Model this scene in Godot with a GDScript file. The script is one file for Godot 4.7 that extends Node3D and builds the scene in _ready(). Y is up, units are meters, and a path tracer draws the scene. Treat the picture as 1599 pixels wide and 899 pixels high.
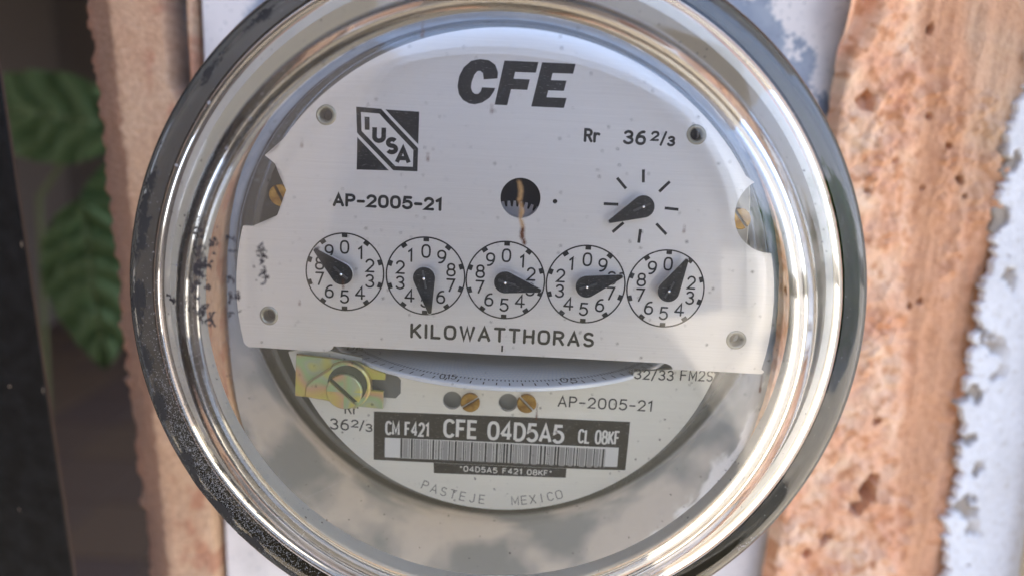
extends Node3D
# A round glass electricity meter on a weathered terracotta wall. All lengths in the builders are millimetres; MM turns them into metres.

const MM := 0.001
const AXIS := Vector2(0.0, -4.4)          # the meter's axis on the dial plate
const GAXIS := Vector2(-1.5, -4.8)        # the cover sits a little off it

# ---------------------------------------------------------------- mesh builder
class MB:
	var v := PackedVector3Array()
	var n := PackedVector3Array()
	var c := PackedColorArray()
	var ix := PackedInt32Array()
	var tint := Color(1, 1, 1)

	func vert(p: Vector3, normal: Vector3) -> int:
		v.append(p)
		n.append(normal)
		c.append(tint)
		return v.size() - 1

	func tri(a: int, b: int, d: int) -> void:   # counter-clockwise seen from outside
		ix.append_array([a, d, b])

	func flat(ps: Array) -> void:               # convex polygon, counter-clockwise seen from outside
		var nn: Vector3 = (ps[1] - ps[0]).cross(ps[2] - ps[0]).normalized()
		var f := v.size()
		for p in ps:
			vert(p, nn)
		for i in range(1, ps.size() - 1):
			tri(f, f + i, f + i + 1)

	func box(o: Vector3, s: Vector3, b := 0.0, basis := Basis()) -> void:   # chamfered box round the centre o
		var h := s * 0.5
		b = minf(b, minf(h.x, minf(h.y, h.z)) * 0.9)
		var q := h - Vector3(b, b, b)
		for ax in 3:
			for sg in [-1.0, 1.0]:
				var u := (ax + 1) % 3
				var w := (ax + 2) % 3
				var ps := []
				for k in [[-1, -1], [1, -1], [1, 1], [-1, 1]]:
					var p := Vector3()
					p[ax] = h[ax] * sg
					p[u] = q[u] * k[0]
					p[w] = q[w] * k[1]
					ps.append(o + basis * p)
				if sg < 0:
					ps.reverse()
				flat(ps)
		if b <= 0.0:
			return
		for ax in 3:                             # edges along ax
			var u := (ax + 1) % 3
			var w := (ax + 2) % 3
			for su in [-1.0, 1.0]:
				for sw in [-1.0, 1.0]:
					var ps := []
					for k in [[0, -1], [0, 1], [1, 1], [1, -1]]:
						var p := Vector3()
						p[ax] = q[ax] * k[1]
						p[u] = (h[u] if k[0] == 0 else q[u]) * su
						p[w] = (q[w] if k[0] == 0 else h[w]) * sw
						ps.append(o + basis * p)
					if su * sw > 0:
						ps.reverse()
					flat(ps)
		for sx in [-1.0, 1.0]:
			for sy in [-1.0, 1.0]:
				for sz in [-1.0, 1.0]:
					var ps := [o + basis * Vector3(h.x * sx, q.y * sy, q.z * sz), o + basis * Vector3(q.x * sx, h.y * sy, q.z * sz), o + basis * Vector3(q.x * sx, q.y * sy, h.z * sz)]
					if sx * sy * sz < 0:
						ps.reverse()
					flat(ps)

	func lathe(o: Vector3, prof: Array, segs: int, basis := Basis(), crease := 0.6, from := 0.0, sweep := 360.0) -> void:
		# prof: Vector2(r, z) in order front centre -> outside -> back; the axis is basis.z through o
		var m := prof.size()
		for i in m - 1:
			var a: Vector2 = prof[i]
			var b: Vector2 = prof[i + 1]
			if a.distance_to(b) < 1e-6:
				continue
			var d := (b - a).normalized()
			var na := Vector2(-d.y, d.x)
			var nb := na
			if i > 0:
				var d0: Vector2 = (prof[i] - prof[i - 1]).normalized()
				if d0.dot(d) > crease:
					var dd := (d0 + d).normalized()
					na = Vector2(-dd.y, dd.x)
			if i < m - 2:
				var d2: Vector2 = (prof[i + 2] - prof[i + 1]).normalized()
				if d2.dot(d) > crease:
					var dd := (d2 + d).normalized()
					nb = Vector2(-dd.y, dd.x)
			var f := v.size()
			for j in segs + 1:
				var t := deg_to_rad(from + sweep * j / segs)
				var e := Vector3(cos(t), sin(t), 0)
				vert(o + basis * (e * a.x + Vector3(0, 0, a.y)), basis * (e * na.x + Vector3(0, 0, na.y)))
				vert(o + basis * (e * b.x + Vector3(0, 0, b.y)), basis * (e * nb.x + Vector3(0, 0, nb.y)))
			for j in segs:
				var k := f + j * 2
				if b.x > 1e-6:
					tri(k, k + 1, k + 3)
				if a.x > 1e-6:
					tri(k, k + 3, k + 2)

	func tube(ps: Array, r: float, sides := 8) -> void:
		var f := v.size()
		var up := Vector3(0.3, 0.2, 1).normalized()
		for i in ps.size():
			var d: Vector3 = (ps[mini(i + 1, ps.size() - 1)] - ps[maxi(i - 1, 0)]).normalized()
			var a := d.cross(up).normalized()
			var b := a.cross(d)
			for j in sides:
				var t := TAU * j / sides
				var e := a * cos(t) + b * sin(t)
				vert(ps[i] + e * r, e)
		for i in ps.size() - 1:
			for j in sides:
				var k := (j + 1) % sides
				tri(f + i * sides + j, f + (i + 1) * sides + j, f + (i + 1) * sides + k)
				tri(f + i * sides + j, f + (i + 1) * sides + k, f + i * sides + k)

	func grid(nu: int, nv: int, fun: Callable, flip := false) -> void:   # fun(i, j) -> [Vector3, Color]
		var f := v.size()
		for j in nv + 1:
			for i in nu + 1:
				var r: Array = fun.call(i, j)
				v.append(r[0])
				c.append(r[1])
				n.append(Vector3.ZERO)
		var w := nu + 1
		for j in nv + 1:
			for i in w:
				var dx := v[f + j * w + mini(i + 1, nu)] - v[f + j * w + maxi(i - 1, 0)]
				var dy := v[f + mini(j + 1, nv) * w + i] - v[f + maxi(j - 1, 0) * w + i]
				var nn := dx.cross(dy).normalized()
				n[f + j * w + i] = -nn if flip else nn
		for j in nv:
			for i in nu:
				var k := f + j * w + i
				if flip:
					tri(k, k + w + 1, k + 1)
					tri(k, k + w, k + w + 1)
				else:
					tri(k, k + 1, k + w + 1)
					tri(k, k + w + 1, k + w)

	func sheet(poly: PackedVector2Array, z: float) -> void:    # a flat printed patch facing +z
		var t := Geometry2D.triangulate_polygon(poly)
		var f := v.size()
		for p in poly:
			vert(Vector3(p.x, p.y, z), Vector3(0, 0, 1))
		for i in range(0, t.size(), 3):
			var a := poly[t[i]]
			var b := poly[t[i + 1]]
			var d := poly[t[i + 2]]
			if (b - a).cross(d - a) > 0:
				tri(f + t[i], f + t[i + 1], f + t[i + 2])
			else:
				tri(f + t[i], f + t[i + 2], f + t[i + 1])

	func slab(poly: PackedVector2Array, z0: float, z1: float, b := 0.0) -> void:   # extruded outline with a narrow chamfer b round its front
		if Geometry2D.is_polygon_clockwise(poly):
			poly.reverse()
		var front := poly
		if b > 0.0:
			front = PackedVector2Array()
			var m := poly.size()
			for i in m:
				var d0 := (poly[i] - poly[(i + m - 1) % m]).normalized()
				var d1 := (poly[(i + 1) % m] - poly[i]).normalized()
				var nn := Vector2(-d0.y, d0.x) + Vector2(-d1.y, d1.x)
				front.append(poly[i] + nn.normalized() * b)
		sheet(front, z1)
		for i in poly.size():
			var j := (i + 1) % poly.size()
			if b > 0.0:
				flat([Vector3(poly[i].x, poly[i].y, z1 - b), Vector3(poly[j].x, poly[j].y, z1 - b), Vector3(front[j].x, front[j].y, z1), Vector3(front[i].x, front[i].y, z1)])
			flat([Vector3(poly[i].x, poly[i].y, z0), Vector3(poly[j].x, poly[j].y, z0), Vector3(poly[j].x, poly[j].y, z1 - b), Vector3(poly[i].x, poly[i].y, z1 - b)])

	func ribbon(ps: PackedVector2Array, w: float, z: float, closed := false, butt := false) -> void:   # a printed line of width w
		var m := ps.size()
		var f := v.size()
		var h := w * 0.5
		for i in m:
			var d0: Vector2
			var d1: Vector2
			if closed:
				d0 = (ps[i] - ps[(i + m - 1) % m]).normalized()
				d1 = (ps[(i + 1) % m] - ps[i]).normalized()
			else:
				d0 = (ps[maxi(i, 1)] - ps[maxi(i, 1) - 1]).normalized()
				d1 = (ps[mini(i, m - 2) + 1] - ps[mini(i, m - 2)]).normalized()
			var t := (d0 + d1)
			t = t.normalized() if t.length() > 0.05 else d1
			var nn := Vector2(-t.y, t.x)
			var k := h / maxf(0.45, nn.dot(Vector2(-d1.y, d1.x)))
			vert(Vector3(ps[i].x + nn.x * k, ps[i].y + nn.y * k, z), Vector3(0, 0, 1))
			vert(Vector3(ps[i].x - nn.x * k, ps[i].y - nn.y * k, z), Vector3(0, 0, 1))
		for i in (m if closed else m - 1):
			var a := f + i * 2
			var b := f + ((i + 1) % m) * 2
			tri(a, a + 1, b + 1)
			tri(a, b + 1, b)
		if closed or butt:
			return
		for e in 2:
			var p := ps[0] if e == 0 else ps[m - 1]
			var d := (ps[0] - ps[1]).normalized() if e == 0 else (ps[m - 1] - ps[m - 2]).normalized()
			var g := v.size()
			for k in 7:
				var q := p + d.rotated(-PI / 2 + PI * k / 6.0) * h
				vert(Vector3(q.x, q.y, z), Vector3(0, 0, 1))
			for k in range(1, 6):
				tri(g, g + k, g + k + 1)

	func mesh(material: Material = null) -> ArrayMesh:
		var a := []
		a.resize(Mesh.ARRAY_MAX)
		var s := PackedVector3Array()
		s.resize(v.size())
		for i in v.size():
			s[i] = v[i] * 0.001
		a[Mesh.ARRAY_VERTEX] = s
		a[Mesh.ARRAY_NORMAL] = n
		a[Mesh.ARRAY_COLOR] = c
		a[Mesh.ARRAY_INDEX] = ix
		var m := ArrayMesh.new()
		m.add_surface_from_arrays(Mesh.PRIMITIVE_TRIANGLES, a)
		if material:
			m.surface_set_material(0, material)
		return m

# ---------------------------------------------------------------- nodes
func thing(called: String, label: String, category: String, at := Vector3.ZERO) -> Node3D:
	var o := Node3D.new()
	o.name = called
	add_child(o, true)
	o.position = at * MM
	o.set_meta("label", label)
	o.set_meta("category", category)
	o.set_meta("kind", "thing")
	return o

func part(called: String, mb: MB, material: Material, parent: Node, at := Vector3.ZERO) -> MeshInstance3D:
	var o := MeshInstance3D.new()
	o.name = called
	o.mesh = mb.mesh(material)
	parent.add_child(o, true)
	o.position = at * MM
	return o

func structure(o: Node) -> Node:
	o.set_meta("kind", "structure")
	return o

# ---------------------------------------------------------------- materials
func lin(r: float, g: float, b: float) -> Color:
	return Color(r, g, b).linear_to_srgb()

func mat(col: Color, rough := 0.6, metal := 0.0) -> StandardMaterial3D:
	var m := StandardMaterial3D.new()
	m.albedo_color = col
	m.roughness = rough
	m.metallic = metal
	return m

func noise_tex(freq: float, seed_: int, size := 512, a := Color(0, 0, 0), b := Color(1, 1, 1), normal := 0.0, octaves := 4, kind := FastNoiseLite.TYPE_SIMPLEX_SMOOTH) -> NoiseTexture2D:
	var nz := FastNoiseLite.new()
	nz.noise_type = kind
	nz.frequency = freq
	nz.seed = seed_
	nz.fractal_octaves = octaves
	var t := NoiseTexture2D.new()
	t.width = size
	t.height = size
	t.seamless = true
	t.noise = nz
	if normal > 0.0:
		t.as_normal_map = true
		t.bump_strength = normal
	else:
		var g := Gradient.new()
		g.set_color(0, a)
		g.set_color(1, b)
		t.color_ramp = g
	return t

func streak_image(w: int, h: int, seed_: int, lo: float, hi: float, run: int) -> ImageTexture:   # fine brush lines along x
	var r := RandomNumberGenerator.new()
	r.seed = seed_
	var im := Image.create(w, h, false, Image.FORMAT_RGB8)
	for y in h:
		var base := r.randf()
		var x := 0
		while x < w:
			var k := r.randi_range(run / 3, run)
			var val := lerpf(lo, hi, clampf(base * 0.45 + r.randf() * 0.55, 0, 1))
			im.fill_rect(Rect2i(x, y, k, 1), Color(val, val, val))
			x += k
	return ImageTexture.create_from_image(im)

func worn_image() -> ImageTexture:   # black print rubbed through in fine flecks
	var r := RandomNumberGenerator.new()
	r.seed = 63
	var im := Image.create(1024, 1024, false, Image.FORMAT_RGB8)
	im.fill(Color(0.24, 0.24, 0.24))
	for i in 26000:
		var v := 0.2 + 0.12 * r.randf() + 0.7 * pow(r.randf(), 9.0)
		im.fill_rect(Rect2i(r.randi_range(0, 1000), r.randi_range(0, 1020), r.randi_range(2, 14), r.randi_range(1, 2)), Color(v, v, v))
	return ImageTexture.create_from_image(im)

func tri_planar(m: StandardMaterial3D, per_metre: float) -> StandardMaterial3D:
	m.uv1_triplanar = true
	m.uv1_scale = Vector3(per_metre, per_metre, per_metre)
	return m

# ---------------------------------------------------------------- stroke lettering
var glyphs := {}

func arc(cx: float, cy: float, rx: float, ry: float, a0: float, a1: float) -> PackedVector2Array:
	var o := PackedVector2Array()
	var k := maxi(3, int(absf(a1 - a0) / 12.0))
	for i in k + 1:
		var t := deg_to_rad(lerpf(a0, a1, float(i) / k))
		o.append(Vector2(cx + rx * cos(t), cy + ry * sin(t)))
	return o

func oval(cx: float, cy: float, rx: float, ry: float, e := 2.6) -> PackedVector2Array:
	var o := PackedVector2Array()
	for i in 28:
		var t := TAU * i / 28.0
		var x := cos(t)
		var y := sin(t)
		o.append(Vector2(cx + rx * signf(x) * pow(absf(x), 2.0 / e), cy + ry * signf(y) * pow(absf(y), 2.0 / e)))
	return o

func pl(a: Array) -> PackedVector2Array:
	var o := PackedVector2Array()
	for i in range(0, a.size(), 2):
		o.append(Vector2(a[i], a[i + 1]))
	return o

func cat(a: PackedVector2Array, b: PackedVector2Array) -> PackedVector2Array:
	var o := a.duplicate()
	o.append_array(b)
	return o

func make_glyphs() -> void:
	# each: [width, [stroke, closed] ...]; heights run 0 to 1
	var g := glyphs
	g["0"] = [0.6, [oval(0.3, 0.5, 0.3, 0.5), true]]
	g["O"] = [0.66, [oval(0.33, 0.5, 0.33, 0.5, 2.9), true]]
	g["1"] = [0.26, [pl([0, 0.8, 0.24, 0.98, 0.24, 0]), false]]
	g["2"] = [0.58, [cat(arc(0.29, 0.71, 0.28, 0.29, 165, -38), pl([0.02, 0, 0.58, 0])), false]]
	g["3"] = [0.58, [cat(arc(0.28, 0.76, 0.26, 0.24, 155, -85), arc(0.28, 0.26, 0.3, 0.26, 85, -155)), false]]
	g["4"] = [0.66, [pl([0.46, 0, 0.46, 1, 0, 0.28]), false], [pl([0.02, 0.28, 0.66, 0.28]), false]]
	g["5"] = [0.58, [cat(pl([0.54, 1, 0.1, 1, 0.05, 0.56]), arc(0.27, 0.32, 0.31, 0.32, 125, -150)), false]]
	g["6"] = [0.58, [oval(0.3, 0.31, 0.29, 0.31, 2.2), true], [arc(0.45, 0.33, 0.44, 0.67, 178, 84), false]]
	g["7"] = [0.56, [pl([0, 1, 0.56, 1, 0.2, 0]), false]]
	g["8"] = [0.6, [oval(0.3, 0.76, 0.25, 0.24, 2.2), true], [oval(0.3, 0.27, 0.3, 0.27, 2.2), true]]
	g["9"] = [0.58, [oval(0.29, 0.69, 0.29, 0.31, 2.2), true], [arc(0.14, 0.67, 0.44, 0.67, -2, -96), false]]
	g["A"] = [0.66, [pl([0, 0, 0.33, 1, 0.66, 0]), false], [pl([0.13, 0.3, 0.53, 0.3]), false]]
	g["P"] = [0.56, [cat(pl([0, 0, 0, 1, 0.3, 1]), cat(arc(0.3, 0.74, 0.26, 0.26, 78, -90), pl([0.02, 0.48]))), false]]
	g["R"] = [0.58, [cat(pl([0, 0, 0, 1, 0.3, 1]), cat(arc(0.3, 0.75, 0.26, 0.25, 78, -90), pl([0.02, 0.5]))), false], [pl([0.3, 0.5, 0.58, 0]), false]]
	g["r"] = [0.36, [pl([0, 0, 0, 0.7]), false], [arc(0.26, 0.42, 0.25, 0.28, 175, 55), false]]
	g["-"] = [0.42, [pl([0, 0.44, 0.42, 0.44]), false]]
	g["/"] = [0.42, [pl([0, -0.12, 0.42, 1.1]), false]]
	g["K"] = [0.56, [pl([0, 0, 0, 1]), false], [pl([0.55, 1, 0.02, 0.36]), false], [pl([0.18, 0.55, 0.58, 0]), false]]
	g["I"] = [0.04, [pl([0.02, 0, 0.02, 1]), false]]
	g["L"] = [0.5, [pl([0, 1, 0, 0, 0.5, 0]), false]]
	g["W"] = [0.86, [pl([0, 1, 0.22, 0, 0.43, 0.92, 0.64, 0, 0.86, 1]), false]]
	g["T"] = [0.6, [pl([0, 1, 0.6, 1]), false], [pl([0.3, 0.98, 0.3, 0]), false]]
	g["H"] = [0.58, [pl([0, 0, 0, 1]), false], [pl([0.58, 0, 0.58, 1]), false], [pl([0.02, 0.5, 0.56, 0.5]), false]]
	g["S"] = [0.56, [cat(arc(0.28, 0.75, 0.26, 0.25, 35, 262), arc(0.28, 0.25, 0.28, 0.25, 84, -150)), false]]
	g["C"] = [0.6, [cat(arc(0.31, 0.67, 0.3, 0.33, 28, 180), arc(0.31, 0.33, 0.3, 0.33, 180, 332)), false]]
	g["F"] = [0.5, [pl([0, 0, 0, 1, 0.5, 1]), false], [pl([0.02, 0.52, 0.42, 0.52]), false]]
	g["E"] = [0.52, [pl([0.52, 1, 0, 1, 0, 0, 0.52, 0]), false], [pl([0.02, 0.52, 0.46, 0.52]), false]]
	g["D"] = [0.6, [cat(pl([0, 0, 0, 1, 0.25, 1]), cat(arc(0.26, 0.5, 0.34, 0.5, 80, -80), pl([0.24, 0, 0.02, 0]))), false]]
	g["M"] = [0.7, [pl([0, 0, 0, 1, 0.35, 0.2, 0.7, 1, 0.7, 0]), false]]
	g["Z"] = [0.56, [pl([0, 1, 0.56, 1, 0, 0, 0.56, 0]), false]]
	g["J"] = [0.44, [cat(pl([0.44, 1]), arc(0.22, 0.24, 0.22, 0.24, 0, -165)), false]]
	g["X"] = [0.58, [pl([0, 0, 0.58, 1]), false], [pl([0, 1, 0.58, 0]), false]]
	g["U"] = [0.6, [cat(pl([0, 1]), cat(arc(0.3, 0.3, 0.3, 0.3, 180, 360), pl([0.6, 1]))), false]]
	g["*"] = [0.34, [pl([0.17, 0.98, 0.17, 0.66]), false], [pl([0.03, 0.9, 0.31, 0.74]), false], [pl([0.03, 0.74, 0.31, 0.9]), false]]
	g["."] = [0.04, [pl([0, 0, 0.04, 0.02]), false]]
	g[" "] = [0.34]

func text_width(s: String, gap: float) -> float:
	var w := 0.0
	for ch in s:
		w += glyphs[ch][0] + gap
	return w - gap

func write(mb: MB, s: String, x0: float, x1: float, y: float, h: float, sw: float, z: float, gap := 0.28, butt := false, turn := 0.0, lean := 0.0) -> void:
	# fits s between x0 and x1 (outer edges of the ink), its foot at y, its height h
	var natural := text_width(s, gap)
	var k := (x1 - x0 - sw) / maxf(natural, 0.01)
	var x := 0.0
	var o := Vector2(x0 + sw * 0.5, y + sw * 0.5)
	var hh := h - sw
	var zz := 0
	for ch in s:
		var g: Array = glyphs[ch]
		for st in range(1, g.size()):
			var ps := PackedVector2Array()
			for p: Vector2 in g[st][0]:
				ps.append(o + Vector2((x + p.x) * k + lean * p.y * hh, p.y * hh).rotated(turn))
			mb.ribbon(ps, sw, z + zz * 0.012, g[st][1], butt)
			zz = (zz + 1) % 3
		x += g[0] + gap

# ---------------------------------------------------------------- the glass cover's outside
var outer := []

func smooth_profile(pts: Array, steps: int) -> Array:   # Catmull-Rom through the points
	var o := []
	for i in pts.size() - 1:
		var p0: Vector2 = pts[maxi(i - 1, 0)]
		var p1: Vector2 = pts[i]
		var p2: Vector2 = pts[i + 1]
		var p3: Vector2 = pts[mini(i + 2, pts.size() - 1)]
		for s in steps:
			var t := float(s) / steps
			o.append(p1.cubic_interpolate(p2, p0, p3, t))
	o.append(pts[-1])
	return o

func on_glass(r: float, deg: float, lift := 0.05) -> Array:   # [point, normal] on the outside of the cover
	for i in outer.size() - 1:
		var a: Vector2 = outer[i]
		var b: Vector2 = outer[i + 1]
		if r >= a.x and r <= b.x and b.x > a.x:
			var p := a.lerp(b, (r - a.x) / (b.x - a.x))
			var d := (b - a).normalized()
			var e := Vector2(cos(deg_to_rad(deg)), sin(deg_to_rad(deg)))
			var nn := Vector3(e.x * -d.y, e.y * -d.y, d.x).normalized()
			return [Vector3(GAXIS.x + e.x * p.x, GAXIS.y + e.y * p.x, p.y) + nn * lift, nn]
	return on_glass(outer[0].x + 0.01 if r < 1.0 else r - 0.5, deg, lift)

func glass_at(x: float, y: float, lift := 0.05) -> Array:
	var d := Vector2(x, y) - GAXIS
	return on_glass(d.length(), rad_to_deg(d.angle()), lift)

var rng := RandomNumberGenerator.new()

func speck(mb: MB, at: Array, size: float, stretch := 1.0, turn := -1.0) -> void:   # an uneven flake lying on the glass
	var nn: Vector3 = at[1]
	var u := nn.cross(Vector3(0.1, 1, 0.2)).normalized()
	var w := nn.cross(u)
	var t := rng.randf() * TAU if turn < 0.0 else turn
	var a := u * cos(t) + w * sin(t)
	var b := nn.cross(a)
	var f := mb.v.size()
	var k := rng.randi_range(5, 6)
	for i in k:
		var q := TAU * i / k
		var r := size * rng.randf_range(0.6, 1.2)
		mb.vert(at[0] + a * cos(q) * r * stretch + b * sin(q) * r / maxf(1.0, stretch * 0.8), nn)
	for i in range(1, k - 1):
		mb.tri(f, f + i, f + i + 1)

# ---------------------------------------------------------------- scene
func _ready() -> void:
	rng.seed = 11
	camera_and_light()
	make_glyphs()
	surroundings()
	build_pillar()
	build_right_wall()
	build_box()
	build_meter()
	build_gate()
	build_patio()

func camera_and_light() -> void:
	var cam := Camera3D.new()
	cam.name = "camera"
	add_child(cam)
	cam.position = Vector3(1.92, 32.17, 147.73) * MM
	var b := Basis(Vector3.UP, deg_to_rad(0.2167)) * Basis(Vector3.RIGHT, deg_to_rad(-12.497)) * Basis(Vector3.BACK, deg_to_rad(2.898))
	cam.basis = b
	var at := CameraAttributesPhysical.new()
	at.frustum_focal_length = 28.83
	at.exposure_aperture = 9.0
	at.frustum_focus_distance = 0.149
	at.frustum_near = 0.01
	at.frustum_far = 60.0
	cam.attributes = at
	cam.current = true
	var we := WorldEnvironment.new()
	we.name = "daylight"
	var e := Environment.new()
	e.background_mode = Environment.BG_SKY
	e.tonemap_mode = Environment.TONE_MAPPER_LINEAR
	e.tonemap_exposure = 5.3
	e.sdfgi_enabled = true
	e.ssao_enabled = true
	e.ssil_enabled = true
	var sky := ProceduralSkyMaterial.new()
	sky.sky_top_color = Color(0.58, 0.69, 0.88)
	sky.sky_horizon_color = Color(0.93, 0.93, 0.94)
	sky.sky_curve = 0.2
	sky.sky_energy_multiplier = 1.0
	sky.ground_bottom_color = Color(0.3, 0.28, 0.26)
	sky.ground_horizon_color = Color(0.6, 0.58, 0.56)
	e.sky = Sky.new()
	e.sky.sky_material = sky
	we.environment = e
	add_child(we)
	var sun := DirectionalLight3D.new()
	sun.name = "sun"
	sun.light_energy = 1.5
	sun.light_color = Color(1.0, 0.955, 0.88)
	sun.light_angular_distance = 0.5
	sun.shadow_enabled = true
	add_child(sun)
	sun.look_at_from_position(Vector3.ZERO, Vector3(-0.5, -1.1, -0.22), Vector3.UP)

# The unseen yard, laid out for the light and reflections on glass and dial plate.
func surroundings() -> void:
	var g := MB.new()
	g.box(Vector3(3000, -1300, 9000), Vector3(24000, 100, 18600), 0.0)
	var gm := tri_planar(mat(lin(0.52, 0.47, 0.40), 0.9), 0.7)
	gm.albedo_texture = noise_tex(0.02, 3, 512, Color(0.8, 0.8, 0.8), Color(1, 1, 1))
	structure(part("ground", g, gm, self))
	var dark_ground := MB.new()
	dark_ground.box(Vector3(-800, -1248, 3150), Vector3(4400, 8, 4700), 2.0)  # unseen dark ground, laid in to dim the lower reflections
	var dark_ground_mat := tri_planar(mat(lin(0.085, 0.072, 0.06), 0.95), 1.5)
	dark_ground_mat.albedo_texture = noise_tex(0.03, 13, 512, Color(0.5, 0.55, 0.45), Color(1, 1, 1))
	structure(part("added_dark_ground", dark_ground, dark_ground_mat, self))
	var rf := thing("unseen_porch_roof", "unseen flat concrete porch roof sized to shade the electricity meter", "roof")
	var r := MB.new()
	r.box(Vector3(-1120, 1250, -1750), Vector3(5760, 140, 5400), 8.0)  # out of view, sized to keep sun off the meter and nearby ground
	part("slab", r, mat(lin(0.5, 0.46, 0.42), 0.9), rf)
	var hw := thing("house_wall", "cream house wall to the right of the peeling plaster", "wall")
	var h := MB.new()
	h.box(Vector3(1790, -40, -150), Vector3(3180, 2420, 120), 6.0)
	part("wall_face", h, mat(lin(0.6, 0.54, 0.45), 0.85), hw)
	var fw := thing("added_dark_walls", "unseen tall brown walls added to darken the reflections in the glass", "wall")
	var f := MB.new()
	f.box(Vector3(-1900, 750, 3120), Vector3(160, 4000, 5180), 10.0)  # tall walls out of view, added so the glass reflects something dark
	f.box(Vector3(-100, 500, 5800), Vector3(6200, 3500, 160), 10.0)
	part("wall_face", f, mat(lin(0.16, 0.135, 0.125), 0.9), fw)
	var hd := MB.new()
	var r2 := RandomNumberGenerator.new()
	r2.seed = 5
	for i in 9000:
		var p := Vector3(r2.randf_range(3200, 6600), r2.randf_range(-1240, 900), r2.randf_range(2600, 4600))
		p.y = minf(p.y, 650 + 300 * sin(p.x * 0.003) + 150 * sin(p.z * 0.011))
		var d := Vector3(r2.randfn(), r2.randfn(), r2.randfn()).normalized()
		var u := d.cross(Vector3(0.2, 1, 0.1)).normalized() * 70
		var w := d.cross(u).normalized() * 38
		hd.flat([p - u, p - w, p + u, p + w])
	var hm := mat(lin(0.09, 0.17, 0.035), 0.6)
	hm.backlight_enabled = true
	hm.backlight = Color(0.3, 0.45, 0.1)
	var ho := part("hedge_foliage", hd, hm, self)
	ho.set_meta("kind", "stuff")
	ho.set_meta("label", "sunlit green hedge beyond the yard")
	ho.set_meta("category", "hedge")

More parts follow.
